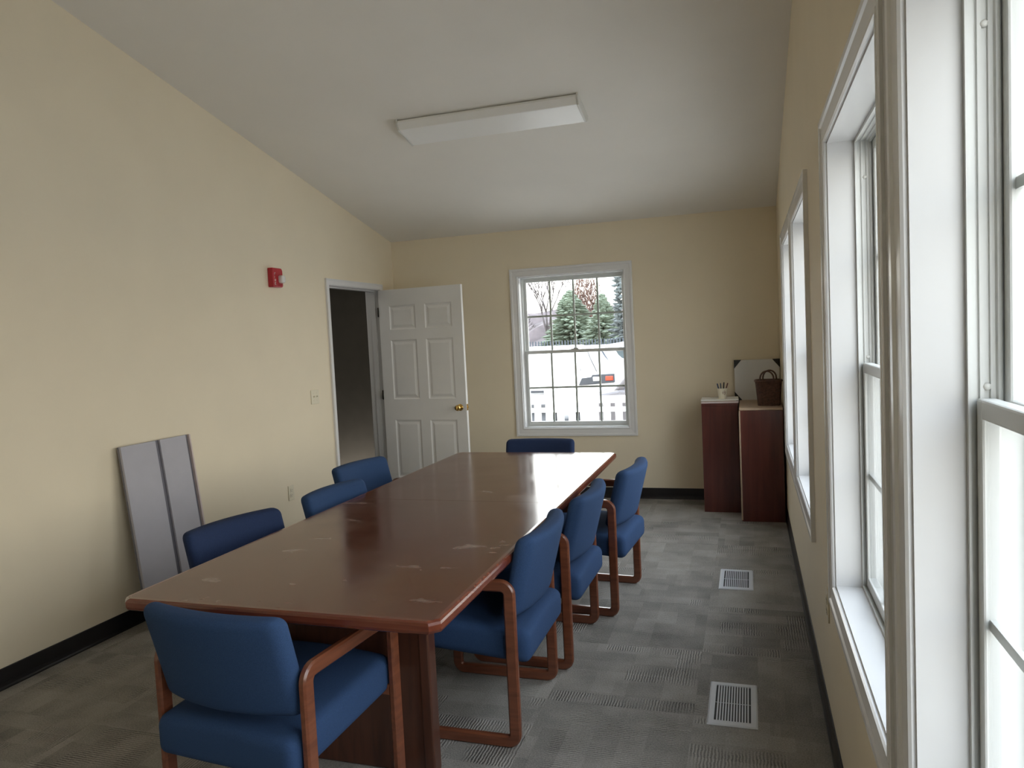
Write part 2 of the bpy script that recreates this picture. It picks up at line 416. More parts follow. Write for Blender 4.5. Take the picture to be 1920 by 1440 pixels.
# ------------------------------------------------------------ windows (local: x along wall, y outward, z up)
def frame_sweep(mb, x0, x1, z0, z1, prof):
    """mitred picture-frame: prof = closed list of (o, n): o>0 away from the opening, n outward"""
    rings = []
    for cx, cz in ((-1, -1), (1, -1), (1, 1), (-1, 1)):
        rings.append([((x0 if cx < 0 else x1)+cx*o, n, (z0 if cz < 0 else z1)+cz*o) for o, n in prof])
    mb.loft(rings, closed=True)
def make_window():
    root = struct(empty('window_1'))
    W2 = WW/2
    mb = MB(); frame_sweep(mb, -W2, W2, WZ0, WZ1, [(.006, 0), (.006, -.009), (.010, -.014), (.018, -.014), (.022, -.010), (.030, -.011), (.060, -.014), (.066, -.019), (.080, -.020), (.086, -.018), (.086, 0)])
    mb.build('casing', M['casing'], root)
    mb = MB(); frame_sweep(mb, -W2, W2, WZ0, WZ1, [(0, -.002), (.0199, -.002), (.0199, .077), (0, .077)])
    mb.build('jamb', M['trim'], root)
    f = MB(); frame_sweep(f, -W2, W2, WZ0, WZ1, [(.0199, 0.077), (-.010, 0.077), (-.010, 0.081), (-.006, 0.082), (-.006, 0.087), (-.002, 0.088), (-.002, 0.094), (-.006, 0.095), (-.006, 0.101), (-.002, 0.102), (-.002, 0.109), (-.006, 0.110), (-.006, 0.117),
        (-.012, 0.119), (-.012, 0.125), (-.004, 0.127), (-.004, 0.157), (-.018, 0.159), (-.018, 0.181), (-.006, 0.183), (.0199, WT+.02)])
    f.build('frame', M['vinyl'], root)
    zm = (WZ0+WZ1)/2
    def sash(name, z0, z1, n0, n1, top, bot, xi):
        mb = MB(); st = .028
        x0, x1 = -W2+xi, W2-xi
        b = .004
        mb.box(x0, x0+st, n0, n1, z0, z1, b); mb.box(x1-st, x1, n0, n1, z0, z1, b)
        mb.box(x0+st-.003, x1-st+.003, n0, n1, z0, z0+bot, b); mb.box(x0+st-.003, x1-st+.003, n0, n1, z1-top, z1, b)
        s = mb.build(name, M['vinyl'], root)
        nm = (n0+n1)/2
        mb = MB()
        for k in (1, 2, 3):
            x = x0+st+(x1-x0-2*st)*k/4; mb.box(x-.009, x+.009, nm-.004, nm+.004, z0+bot, z1-top)
        z = (z0+bot+z1-top)/2; mb.box(x0+st, x1-st, nm-.0045, nm+.0045, z-.009, z+.009)
        mb.build('muntins', M['vinyl'], s)
        mb = MB(); mb.box(x0+st-.004, x1-st+.004, nm-.0105, nm-.0085, z0+bot-.004, z1-top+.004)
        mb.build('glass', M['glass'], s)
        return s
    lo = sash('lower_sash', WZ0+.008, zm+.017, .089, .117, .032, .036, .007)
    up = sash('upper_sash', zm-.017, WZ1-.008, .128, .156, .032, .032, .007)
    mb = MB(); mb.box(-.035, .035, .091, .115, zm+.017, zm+.024, .002); mb.box(-.008, .03, .085, .101, zm+.022, zm+.034, .003)
    mb.build('sash_lock', M['vinyl'], lo)
    for s in (-1, 1):
        for zz in (.035, .60):
            mb = MB(); mb.lathe([(0, 0), (.006, 0), (.006, .004), (.003, .006), (0, .006)], 12, Mx=Matrix.Translation((s*(W2-.002), .105, zm+zz)) @ Matrix.Rotation(-s*R(90), 4, 'Y'))
            mb.build('balance_screw', M['fixt'], root)
    return root
w0 = make_window()
wins = [w0] + [copy_tree(w0) for _ in range(len(WIN_R))]
for i, o in enumerate(wins):
    o.name = 'window_%d' % (i+1)
    if i == 0: o.location = (WIN_B, YB, 0)
    else: o.location = (XR, WIN_R[i-1], 0); o.rotation_euler = (0, 0, R(-90))
# flat boards between the casings of each pair of windows
for k, (a, b) in enumerate(((4.515, 4.715), (1.36, 1.60), (-1.76, -1.52))):
    mb = MB(); mb.box(XR-.012, XR, a+.086, b-.086, WZ0-.086, WZ1+.086, .002)
    struct(mb.build('trim_%d' % (k+1), M['trim']))

# ------------------------------------------------------------ door
door = struct(empty('door_1', (XL, 0, 0)))
mb = MB()
def dcas(mb, x, sgn):
    prof = [(.006, 0), (.006, .009), (.012, .013), (.040, .013), (.048, .018), (.058, .018), (.058, 0)]
    rings = []
    y0, y1 = DY0+.018, DY1-.018
    for yy, cy, zz, cz in ((y0, -1, 0, 0), (y0, -1, DZ-.02, 1), (y1, 1, DZ-.02, 1), (y1, 1, 0, 0)):
        rings.append([(x+sgn*t, yy+cy*o, zz+cz*o) for o, t in prof])
    mb.loft(rings)
dcas(mb, 0, 1); dcas(mb, -LT, -1)
mb.build('casing', M['casing'], door)
mb = MB()
mb.box(-LT, 0, DY0, DY0+.02, 0, DZ, .001); mb.box(-LT, 0, DY1-.02, DY1, 0, DZ, .001); mb.box(-LT, 0, DY0+.02, DY1-.02, DZ-.02, DZ, .001)
mb.box(-.09, -.04, DY0+.02, DY0+.032, 0, DZ-.02, .001); mb.box(-.09, -.04, DY1-.032, DY1-.02, 0, DZ-.02, .001); mb.box(-.09, -.04, DY0+.03, DY1-.03, DZ-.032, DZ-.02, .001)
mb.build('jamb', M['trim'], door)
# slab: local x from the hinge edge, y thickness, z up
DW, DH, DT = .89, 2.055, .035
mb = MB()
xs = [0, .115, .40, .50, .785, DW]; zs = [.0, .24, .86, 1.03, 1.60, 1.69, 1.90, DH]
zs = [0, .24, .80, 1.00, 1.57, 1.67, 1.90, DH]
t = bmesh.new()
for side, sg in ((0, -1), (DT, 1)):
    for i in range(5):
        for j in range(7):
            a, b, c, d = xs[i], xs[i+1], zs[j], zs[j+1]
            if i in (1, 3) and j in (1, 3, 5):
                def rg(o, dep): return [t.verts.new((x, side-sg*dep, z)) for x, z in ((a+o, c+o), (b-o, c+o), (b-o, d-o), (a+o, d-o))]
                rr = [rg(0, 0), rg(.008, .007), rg(.020, .009), rg(.045, .002)]
                for p, q in zip(rr, rr[1:]):
                    for k in range(4): t.faces.new((p[k], p[(k+1) % 4], q[(k+1) % 4], q[k]))
                t.faces.new(rr[-1])
            else: t.faces.new([t.verts.new(p) for p in ((a, side, c), (b, side, c), (b, side, d), (a, side, d))])
for x in (0, DW): t.faces.new([t.verts.new(p) for p in ((x, 0, 0), (x, DT, 0), (x, DT, DH), (x, 0, DH))])
for z in (0, DH): t.faces.new([t.verts.new(p) for p in ((0, 0, z), (DW, 0, z), (DW, DT, z), (0, DT, z))])
bmesh.ops.remove_doubles(t, verts=t.verts, dist=1e-5)
mb.merge(t)
slab = mb.build('door_slab', M['door'], door)
slab.location = (.012, DY1-.025-.035, .008); slab.rotation_euler = (0, 0, R(-5.0))
def knob(side, sg, name='door_knob'):
    mb = MB(); Mx = Matrix.Translation((DW-.065, side, .915)) @ Matrix.Rotation(R(90)*(1 if sg < 0 else -1), 4, 'X')
    mb.lathe([(0, 0), (.032, 0), (.032, .004), (.026, .009), (.012, .012), (.011, .034), (.018, .038), (.026, .048), (.028, .058), (.024, .068), (.012, .073), (0, .074)], 24, Mx=Mx)
    return mb.build(name, M['brass'], slab, smooth=True)
knob(0, -1); knob(DT, 1)
mb = MB(); mb.box(DW-.0005, DW+.002, .005, DT-.005, .885, .945, .0005); mb.box(DW, DW+.011, .011, .024, .905, .925, .002); mb.build('latch', M['brass'], slab)
for z in (.22, 1.0, 1.80):
    mb = MB(); mb.box(-.004, -.0005, -.006, DT, z, z+.09, .0005); mb.tube([(-.004, -.008, z), (-.004, -.008, z+.09)], .006, 10)
    mb.build('hinge', M['bronze'], slab)

# ------------------------------------------------------------ conference table
TX0, TX1, TY0, TY1, TZ = -2.03, -.872, 1.905, 4.965, .737
TC = ((TX0+TX1)/2, (TY0+TY1)/2)
tab = tag(empty('conference_table', (TC[0], TC[1], 0)), 'long dark brown rectangular conference table with glossy scuffed top and red wooden edge', 'table')
hw, hl = (TX1-TX0)/2, (TY1-TY0)/2
def rect(x, y, ch): return [(-x+ch, -y), (x-ch, -y), (x, -y+ch), (x, y-ch), (x-ch, y), (-x+ch, y), (-x, y-ch), (-x, -y+ch)]
eb = .022
mb = MB()
for s in (-1, 1):
    a, b = (-hl+eb, -.0012) if s < 0 else (.0012, hl-eb)
    mb.prism([(-hw+eb, a), (hw-eb, a), (hw-eb, b), (-hw+eb, b)], 'z', TZ-.03, TZ-.0002)
mb.build('tabletop', M['top'], tab)
mb = MB()
rings = []
for inset, z in ((.0, TZ-.012), (.003, TZ-.005), (.010, TZ-.0005), (eb, TZ+.0001), (eb, TZ-.006)):
    rings.append([(x, y, z) for x, y in rect(hw-inset, hl-inset, .028 if inset < eb-.001 else .012)])
low = []
for inset, z in ((.10, TZ-.040), (.012, TZ-.042), (.004, TZ-.037), (0, TZ-.028)):
    low.append([(x, y, z) for x, y in rect(hw-inset, hl-inset, .028)])
mb.loft(low+rings, cap=False)
mb.build('edge_band', M['edge'], tab)
mb = MB(); mb.box(-hw+.1, hw-.1, -hl+.1, hl-.1, TZ-.055, TZ-.031); mb.build('underframe', M['ped'], tab)
for yy in (2.35-TC[1], 4.62-TC[1]):
    mb = MB(); mb.box(-.31, .33, yy-.024, yy+.024, .0, TZ-.055, .006)
    # side nosings
    for s in (-1, 1): mb.box(s*.31-.02+(.02 if s > 0 else 0), s*.31+.02+(.02 if s > 0 else 0), yy-.03, yy+.03, 0, TZ-.055, .006)
    mb.build('pedestal', M['ped'], tab)
mb = MB(); mb.box(-.02, .02, 2.374-TC[1], 4.596-TC[1], .16, .46, .004); mb.build('stretcher', M['ped'], tab)

# ------------------------------------------------------------ chairs
def bar_sweep(pts, thick, depth, x):
    """bent bar in the y-z plane: pts centreline, thick along x, depth in plane"""
    mb = MB(); pts = [Vector((0, *p)) for p in pts]; rings = []
    c = .006
    for i, p in enumerate(pts):
        if i == 0: d = pts[1]-p
        elif i == len(pts)-1: d = p-pts[i-1]
        else: d = (pts[i+1]-p).normalized()+(p-pts[i-1]).normalized()
        d.normalize(); nrm = Vector((0, -d.z, d.y))
        a, b = thick/2, depth/2
        rings.append([Vector((x+sx, 0, 0))+p+nrm*sy for sx, sy in ((-a+c, -b), (a-c, -b), (a, -b+c), (a, b-c), (a-c, b), (-a+c, b), (-a, b-c), (-a, -b+c))])
    mb.loft(rings); return mb
def arc(cy, cz, r, a0, a1, n=7): return [(cy+r*math.cos(R(a0+(a1-a0)*i/n)), cz+r*math.sin(R(a0+(a1-a0)*i/n))) for i in range(n+1)]
def make_chair():
    root = empty('armchair')
    y0, y1, zt, zb, dp, th, r = -.2275, .2275, .622, .0225, .045, .026, .034
    for s in (-1, 1):
        x = s*.279
        bar_sweep([(y0, zt-.075)] + arc(y0+r, zt-r, r, 180, 90) + arc(y1-r, zt-r, r, 90, 0) + [(y1, zt-.075)], th, dp, x).build('armrest', M['chairw'], root, smooth=True)
        bar_sweep([(y1, zb+.07)] + arc(y1-.03, zb+.03, .03, 0, -90) + arc(y0+.03, zb+.03, .03, 270, 180) + [(y0, zb+.07)], th, dp, x).build('runner', M['chairw'], root, smooth=True)
        for yy in (y0, y1): bar_sweep([(yy, zb+.07), (yy, zt-.075)], th, dp, x).build('leg', M['chairw'], root, smooth=True)
    mb = MB(); mb.box(-.268, .268, .206, .236, .345, .385, .004); mb.build('crossbar', M['chairw'], root)
    mb = MB(); mb.box(-.268, .268, -.236, -.206, .36, .40, .004); mb.build('crossbar', M['chairw'], root)
    def ds(v):
        z = v.z + .012*(1-(v.x/.26)**2)*(1 if v.z > 0 else 0)
        return (v.x, v.y, z - .05*(-v.y/.5)*0 + .02*(v.y/.26))
    mb = MB(); mb.merge(rbox((.525, .54, .125), .035, (8, 8, 2), ds), Matrix.Translation((0, -.02, .395))); mb.build('seat', M['fabric'], root)
    def db(v):
        k = 1-(v.x/.26)**2
        return (v.x, v.y - .040*k - (v.z+.02)*.26 - .012*k*(1 if v.y < 0 else -.6), v.z)
    mb = MB(); mb.merge(rbox((.515, .068, .315), .032, (12, 2, 8), db), Matrix.Translation((0, -.235, .640))); mb.build('backrest', M['fabric'], root)
    return root
chair0 = make_chair()
chairs = [
    ((-1.486, 2.02), -5.1, 'blue armchair at the near end of the table, its back towards the viewer'),
    ((-1.103, 2.845), 90, 'blue armchair nearest of the three on the window side of the table'),
    ((-1.052, 3.528), 89, 'blue armchair in the middle of the row on the window side of the table'),
    ((-.936, 4.22), 85.5, 'blue armchair farthest of the three on the window side of the table'),
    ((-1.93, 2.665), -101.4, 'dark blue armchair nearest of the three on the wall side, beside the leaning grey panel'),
    ((-1.846, 3.409), -94.5, 'blue armchair in the middle of the wall side, only its back top showing'),
    ((-2.119, 4.148), -98.6, 'blue armchair on the wall side closest to the doorway'),
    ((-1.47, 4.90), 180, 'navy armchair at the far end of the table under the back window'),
]
for i, (p, a, lab) in enumerate(chairs):
    o = chair0 if i == 0 else copy_tree(chair0)
    o.location = (p[0], p[1], 0); o.rotation_euler = (0, 0, R(a))
    tag(o, lab, 'chair', 'blue armchairs around the conference table')
    if 'navy' in lab or 'dark' in lab:  # backlit far-end chair and the darker wall-side one get the darkened fabric
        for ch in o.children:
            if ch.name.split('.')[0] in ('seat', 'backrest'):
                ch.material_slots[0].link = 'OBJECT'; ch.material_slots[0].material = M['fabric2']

# ------------------------------------------------------------ ceiling light
fl = tag(empty('ceiling_light', (-1.605, 4.81, zceil(4.81))), 'white wraparound fluorescent ceiling light on the sloping ceiling above the table', 'ceiling light')
fl.rotation_euler = (-math.atan(SL), 0, 0)
hwid, hlen = .150, .625
mb = MB(); mb.box(-hlen, hlen, -hwid+.015, hwid-.015, -.030, 0, .003); mb.build('housing', M['fixt'], fl)
mb = MB(); mb.prism([(-hwid, -.010), (-hwid, -.026), (-hwid+.035, -.062), (hwid-.035, -.062), (hwid, -.026), (hwid, -.010)], 'x', -hlen+.006, hlen-.006, .004); mb.build('diffuser', M['lens'], fl)
for s in (-1, 1):
    mb = MB(); mb.prism([(-hwid-.004, -.001), (-hwid-.004, -.028), (-hwid+.033, -.066), (hwid-.033, -.066), (hwid+.004, -.028), (hwid+.004, -.001)], 'x', s*hlen-.006, s*hlen+.006, .002); mb.build('end_cap', M['fixt'], fl)

# ------------------------------------------------------------ things on the walls
def on_left(name, y, z, lab, cat):
    return tag(empty(name, (XL, y, z)), lab, cat)
al = on_left('fire_alarm', 4.833, 2.083, 'red fire alarm horn with clear strobe high on the left wall', 'fire alarm')
mb = MB(); mb.prism([(-.064, -.072), (.052, -.072), (.064, -.062), (.064, .055), (.052, .072), (-.064, .072)], 'x', 0, .045, .006); mb.build('housing', M['red'], al)
mb = MB(); mb.merge(rbox((.05, .052, .06), .018, (2, 2, 2)), Matrix.Translation((.055, .030, -.012))); mb.build('strobe', M['clear'], al)
mb = MB()
glyph = {'F': [(0, 0, 0, 4), (0, 4, 3, 4), (0, 2, 2, 2)], 'I': [(0, 0, 0, 4)], 'R': [(0, 0, 0, 4), (0, 4, 3, 4), (3, 4, 3, 2), (3, 2, 0, 2), (1, 2, 3, 0)], 'E': [(0, 0, 0, 4), (0, 4, 3, 4), (0, 2, 2, 2), (0, 0, 3, 0)]}
zz = .034
for ch in 'FIRE':
    for x0, z0, x1, z1 in glyph[ch]:
        s_ = .0042
        mb.tube([(.0458, -.042+x0*s_, zz-.016+z0*s_), (.0458, -.042+x1*s_, zz-.016+z1*s_ + (1e-4 if (x0 == x1 and z0 == z1) else 0))], .0016, 5)
    zz -= .024
mb.build('lettering', M['white'], al)
mb = MB()
for k in range(4): mb.box(.045, .0475, .0+k*.013, .006+k*.013, -.062, -.046, .0005)
mb.build('sounder_grille', M['red'], al)

sw = on_left('light_switch', 5.292, 1.140, 'ivory double light switch plate beside the door frame', 'light switch')
mb = MB(); mb.box(0, .006, -.058, .058, -.058, .058, .003); mb.build('plate', M['ivory'], sw)
for s in (-1, 1):
    mb = MB(); mb.box(.004, .007, s*.023-.005, s*.023+.005, -.012, .012, .0005); mb.box(.006, .018, s*.023-.004, s*.023+.004, -.002, .009, .001); mb.build('toggle', M['ivory'], sw)
    for z in (-.03, .03):
        mb = MB(); mb.lathe([(0, 0), (.003, 0), (.003, .001), (0, .0015)], 8, Mx=Matrix.Translation((.006, s*.023, z)) @ Matrix.Rotation(R(90), 4, 'Y'))
        mb.build('screw', M['ivory'], sw)
def outlet(root):
    mb = MB(); mb.box(0, .006, -.036, .036, -.058, .058, .003); mb.build('plate', M['ivory'], root)
    for z in (-.02, .02):
        mb = MB(); mb.prism([(-.016, z-.010), (-.010, z-.015), (.010, z-.015), (.016, z-.010), (.016, z+.010), (.010, z+.015), (-.010, z+.015), (-.016, z+.010)], 'x', .004, .008, .0005); f = mb.build('socket', M['ivory'], root)
        mb = MB(); mb.box(.0078, .0084, -.008, -.006, z-.002, z+.007); mb.box(.0078, .0084, .006, .008, z-.002, z+.007); mb.lathe([(0, 0), (.0025, 0), (.0025, .0006), (0, .0006)], 8, Mx=Matrix.Translation((.0078, 0, z-.009)) @ Matrix.Rotation(R(90), 4, 'Y'))
        mb.build('slots', M['dark'], f)
ou = on_left('wall_outlet', 4.878, .431, 'ivory electrical outlet low on the left wall behind the chairs', 'outlet'); outlet(ou)
ou2 = tag(empty('wall_outlet', (XR, 2.905, .50), R(180)), 'ivory electrical outlet low on the window wall, seen edge-on', 'outlet'); outlet(ou2)

# ------------------------------------------------------------ leaning grey panel
pn = tag(empty('leaning_panel', (XL+.150, 3.52, 0)), 'tall grey boxed panel with dark grooves leaning against the left wall', 'panel')
ang = math.atan2(.118, 1.035)
pn.rotation_euler = (0, -ang, 0)
pw = .27
mb = MB(); mb.box(-.012, 0, -pw, pw, 0, 1.045, .002); mb.build('backing', M['paneld'], pn)
for a, b in ((-pw, -.012), (.022, pw-.035)):
    mb = MB(); mb.box(0, .016, a, b, .0, 1.045, .003); mb.build('face_board', M['panel'], pn)
mb = MB(); mb.box(-.014, .018, pw-.008, pw+.004, 0, 1.045, .002); mb.build('edge_strip', M['pink'], pn)

# ------------------------------------------------------------ floor vents
def vent(x0, x1, y0, y1, lab):
    cx, cy = (x0+x1)/2, (y0+y1)/2; hx, hy = (x1-x0)/2, (y1-y0)/2
    r = tag(empty('floor_vent', (cx, cy, 0)), lab, 'vent', 'white floor registers beside the window wall')
    mb = MB(); ix, iy = hx-.026, hy-.032
    rings = [[(x, y, z) for x, y in ((-a, -b), (a, -b), (a, b), (-a, b))] for a, b, z in ((hx, hy, 0), (hx, hy, .002), (hx-.006, hy-.006, .006), (ix, iy, .006), (ix, iy, .001))]
    mb.loft(rings, cap=False); mb.build('frame', M['vent'], r)
    mb = MB(); mb.box(-ix, ix, -iy, iy, .0005, .0015); mb.build('duct', M['dark'], r)
    mb = MB(); n = 13
    for k in range(n+1):
        if k in (0, n): continue
        x = -ix + 2*ix*k/n; mb.box(x-.0028, x+.0028, -iy, iy, .0015, .0055)
    mb.box(-ix, ix, -.001, .001, .0015, .004)
    mb.build('louvers', M['vent'], r)
vent(-.209, -.012, 4.462, 4.832, 'white slotted floor vent farther from the viewer, nearer the cabinets')
vent(-.197, -.005, 2.888, 3.252, 'white slotted floor vent nearer to the viewer beside the window wall')

# ------------------------------------------------------------ cabinets
def cabinet(x0, x1, y0, y1, h, lab, tan=True):
    r = tag(empty('cabinet', (x0, y0, 0)), lab, 'cabinet', 'reddish wooden cabinets in the corner')
    W, D = x1-x0, y1-y0
    mb = MB(); mb.box(0, W, 0, D, 0, h-.02, .003); mb.build('body', M['cab'], r)
    mb = MB(); mb.box(0, W, -.002, D, h-.0198, h, .003); mb.build('top_board', M['cabe'] if tan else M['cab'], r)
    if not tan: return r
    mb = MB(); mb.box(-.004, .008, -.003, .012, .01, h-.021, .002); mb.build('edge_strip', M['cabe'], r)
    return r
ca = cabinet(-.392, -.098, 6.372, 6.825, .918, 'cherry red wooden cabinet standing further back, under the pen cup', False)
cb = cabinet(-.086, .240, 6.085, 6.80, .906, 'cherry red wooden cabinet standing forward against the window wall, under the basket')
# folders, cup, pens
mb = MB(); mb.box(-.150, .150, -.13, .13, 0, .014, .002); o = mb.build('folder', M['paperp'], loc=(-.243, 6.515, .918)); tag(o, 'pale folder lying on the left cabinet, under the other one', 'folder', 'folders on the left cabinet')
mb = MB(); mb.box(-.155, .150, -.13, .13, 0, .012, .002); o = mb.build('folder', M['paper'], loc=(-.243, 6.520, .9375)); o.rotation_euler = (0, 0, R(1.5)); tag(o, 'cream folder on top of the stack, carrying the pen cup', 'folder', 'folders on the left cabinet')
mb = MB(); mb.box(-.13, .13, -.12, .12, 0, .0053, .001); o = mb.build('paper_sheaf', M['paperd'] if 'paperd' in M else M['cabe'], loc=(-.243, 6.515, .9321)); tag(o, 'thin brown sheaf squeezed between the two pale folders', 'papers')
cx, cy, cz = -.222, 6.47, .9496
cup = tag(empty('pen_cup', (cx, cy, cz)), 'small cream cup with a brown print holding pens on the left cabinet', 'cup')
mb = MB(); mb.lathe([(0, 0), (.030, 0), (.042, .088), (.039, .088), (.028, .006), (0, .006)], 28); mb.build('cup_body', M['cup'], cup, smooth=True)
mb = MB()
def onc(a, z): 
    rr = .030+.012*z/.088+.0006
    return (rr*math.sin(a), -rr*math.cos(a), z)
for pts in ([(.25, .062), (.12, .052), (.25, .040)], [(.42, .068), (.62, .062), (.66, .044), (.50, .034)], [(.42, .055), (.52, .05)]):
    mb.tube([onc(a, z) for a, z in pts], .0022, 6)
mb.build('printed_motif', M['cupm'], cup)
for k, (m, dx, dy, lx, ly, h, lab) in enumerate([
    (M['penblue'], -.018, 0, -.022, .004, .128, 'dark blue pen leaning left in the cup'),
    (M['pengrey'], -.010, .012, -.004, .004, .130, 'grey blue pen standing nearly upright in the cup'),
    (M['penblack'], .006, -.008, .010, 0, .138, 'tall black marker in the middle of the cup'),
    (M['penred'], .015, .006, .030, .002, .130, 'dark brown pen leaning right in the cup')]):
    mb = MB()
    a = Vector((dx*.7, dy*.7, .010)); b = Vector((dx+lx, dy+ly, h)); d = (b-a)
    mb.tube([a, a+d*.55, a+d*.56, b-d*.01, b], [.0035, .0035, .0050, .0050, .003], 8)
    o = mb.build('pen', m, loc=(cx, cy, cz)); tag(o, lab, 'pen', 'pens in the cream cup')
# framed board with black corners
bd = tag(empty('white_board', (-.125, 6.765, .9065)), 'white board with black corner protectors leaning behind the basket on the cabinet', 'board')
bd.rotation_euler = (R(-3), 0, 0)
bw, bh = .374, .350
mb = MB(); mb.box(0, bw, 0, .012, 0, bh, .001); mb.build('sheet', M['board'], bd)
for sx, sz in ((0, 0), (1, 0), (0, 1), (1, 1)):
    X = lambda v: v if sx == 0 else bw-v
    Z = lambda v: v if sz == 0 else bh-v
    mb = MB(); mb.prism([(X(-.003), Z(-.001)), (X(.060), Z(-.001)), (X(-.003), Z(.075))], 'y', -.004, .016); mb.build('corner_protector', M['blk'], bd)
# basket
bk = tag(empty('wicker_basket', (.143, 6.30, .906)), 'dark brown wicker basket with two arched handles on the right cabinet', 'basket')
def bring(z, k=1.0):
    f = z/.20; a = (.085+.017*f)*k; b = (.075+.017*f)*k
    return [(a*(abs(math.cos(t))**.45)*(1 if math.cos(t) > 0 else -1), b*(abs(math.sin(t))**.45)*(1 if math.sin(t) > 0 else -1), z) for t in [2*math.pi*i/44 for i in range(44)]]
mb = MB()
rr = []
for i in range(31):
    z = .195*i/30; bas = bring(z); rr.append([(x*(1+.022*(1 if (j//2+i) % 2 else -1)), y*(1+.022*(1 if (j//2+i) % 2 else -1)), z) for j, (x, y, z) in enumerate(bas)])
inn = [bring(z, .93) for z in (.195, .10, .01)]
mb.loft(rr+inn); mb.build('basket_body', M['basket'], bk)
mb = MB()
rim = [Vector(p) for p in bring(.198)]
mb.tube(rim+[rim[0]], .008, 8); mb.build('rim', M['basket'], bk)
for yy, off in ((-.080, -.012), (.080, .012)):
    mb = MB(); mb.tube([(-.052+off, yy, .17), (-.052+off, yy, .21)] + [(off+.052*math.cos(R(a)), yy*.7, .215+.062*math.sin(R(a))) for a in range(170, 5, -15)] + [(.052+off, yy, .21), (.052+off, yy, .17)], .0065, 8); mb.build('handle', M['basket'], bk)

# ------------------------------------------------------------ outside
GZ = -.62
mb = MB(); mb.box(-60, 45, YB+WT+.02, 95, GZ-.3, GZ); mb.box(XR+WT+.02, 45, -30, YB+WT+.02, GZ-.3, GZ); struct(mb.build('ground', M['ground']))
mb = MB(); mb.box(-14, 1.5, 12, 24.5, GZ, GZ+.01); struct(mb.build('asphalt_lot', M['asphalt']))
# white vinyl fence with a row of square openings
fn = tag(empty('vinyl_fence', (-3.9, 11, GZ)), 'white vinyl rail fence with small square openings outside the back window', 'fence')
FW = 3.2
for z, hz in ((1.18, .055), (1.03, .035), (.74, .085), (.32, .085)):
    mb = MB(); mb.box(0, FW, -.02, .02, z-hz, z+hz, .004); mb.build('rail', M['wvin'], fn)
k = 0
x = .045
mb = MB()
while x < FW:
    mb.box(x-.053, x+.053, -.012, .012, .30, 1.19, .002); x += .180
mb.build('pickets', M['wvin'], fn)
for x in (0, 1.60, FW):
    mb = MB(); mb.box(x-.06, x+.06, -.06, .06, 0, 1.24, .004); mb.prism([(x-.07, 1.24), (x+.07, 1.24), (x, 1.29)], 'y', -.07, .07); mb.build('post', M['wvin'], fn)
# trailer
def wheel(root, x, y, z, r, axis='y', w_=.2):
    mb = MB(); Mx = Matrix.Translation((x, y, z)) @ Matrix.Rotation(R(90), 4, 'X' if axis == 'y' else 'Y')
    mb.lathe([(0, -w_/2), (r*.6, -w_/2), (r*.92, -w_/2), (r, -w_/2+.03), (r, w_/2-.03), (r*.92, w_/2), (r*.6, w_/2), (0, w_/2)], 28, Mx=Mx); wh = mb.build('wheel', M['tyre'], root)
    mb = MB(); mb.lathe([(0, -w_/2-.015), (r*.2, -w_/2-.015), (r*.58, -w_/2-.004), (r*.58, w_/2+.004), (r*.2, w_/2+.015), (0, w_/2+.015)], 20, Mx=Mx); mb.build('hub', M['steel'], wh)
tr = tag(empty('box_trailer', (-8.4, 20, GZ)), 'white box trailer parked on the left outside the back window', 'trailer')
mb = MB(); mb.box(0, 3.78, 0, 2.1, .55, 1.78, .06); mb.build('box_body', M['wpaint'], tr)
mb = MB(); mb.prism([(-.05, 1.78), (3.83, 1.78), (3.6, 1.87), (.2, 1.87)], 'y', -.04, 2.14, .02); mb.build('roof', M['wpaint'], tr)
mb = MB(); mb.box(0, 3.78, -.012, .0, .60, .66); mb.build('trim_strip', M['bumper'], tr)
for x in (3.55, 3.70): 
    mb = MB(); mb.box(x-.03, x+.03, -.02, .0, .60, 1.74, .004); mb.build('corner_rail', M['steel'], tr)
wheel(tr, 1.3, .25, .34, .34); wheel(tr, 2.1, .25, .34, .34)
# pickup truck, side on
va = tag(empty('pickup_truck', (-3.66, 16.4, GZ)), 'white pickup truck with dark lower band and orange-red lamp outside the back window', 'truck')
mb = MB(); mb.prism([(0, .45), (2.7, .45), (2.8, .8), (2.7, 1.32), (2.2, 1.45), (.66, 1.49), (.46, 1.84), (.36, 1.90), (-.75, 1.90), (-.8, 1.84), (-.85, .9), (-.8, .45)], 'y', 0, 1.8, .05, seg=3)
mb.build('truck_body', M['wpaint'], va)
mb = MB(); mb.prism([(.70, 1.492), (.50, 1.84), (.46, 1.845), (.655, 1.492)], 'y', .12, 1.68); mb.build('windscreen', M['dglass'], va)
mb = MB(); mb.tube([(.20, -.004, 1.82), (.27, -.004, 1.62), (.40, -.004, 1.33)], .009, 6); mb.build('door_seam', M['bumper'], va)
mb = MB(); mb.tube([(.02, -.006, 1.34), (.05, -.006, 1.46), (.16, -.006, 1.60)], .007, 6); mb.build('mirror_arm', M['steel'], va)
mb = MB(); mb.prism([(-.02, 1.03), (.80, 1.08), (.80, 1.27), (.30, 1.26), (.28, 1.20), (.06, 1.19)], 'y', -.05, .02, .01); mb.build('lower_band', M['bumper'], va)
mb = MB(); mb.box(.32, .46, -.065, -.045, 1.12, 1.21, .004); mb.build('plate', M['wvin'], va)
mb = MB(); mb.box(.60, .77, -.068, -.03, 1.12, 1.22, .012); mb.build('side_lamp', M['lamp'], va)
for x in (-.35, 2.1): wheel(va, x, .15, .34, .34); wheel(va, x, 1.65, .34, .34)
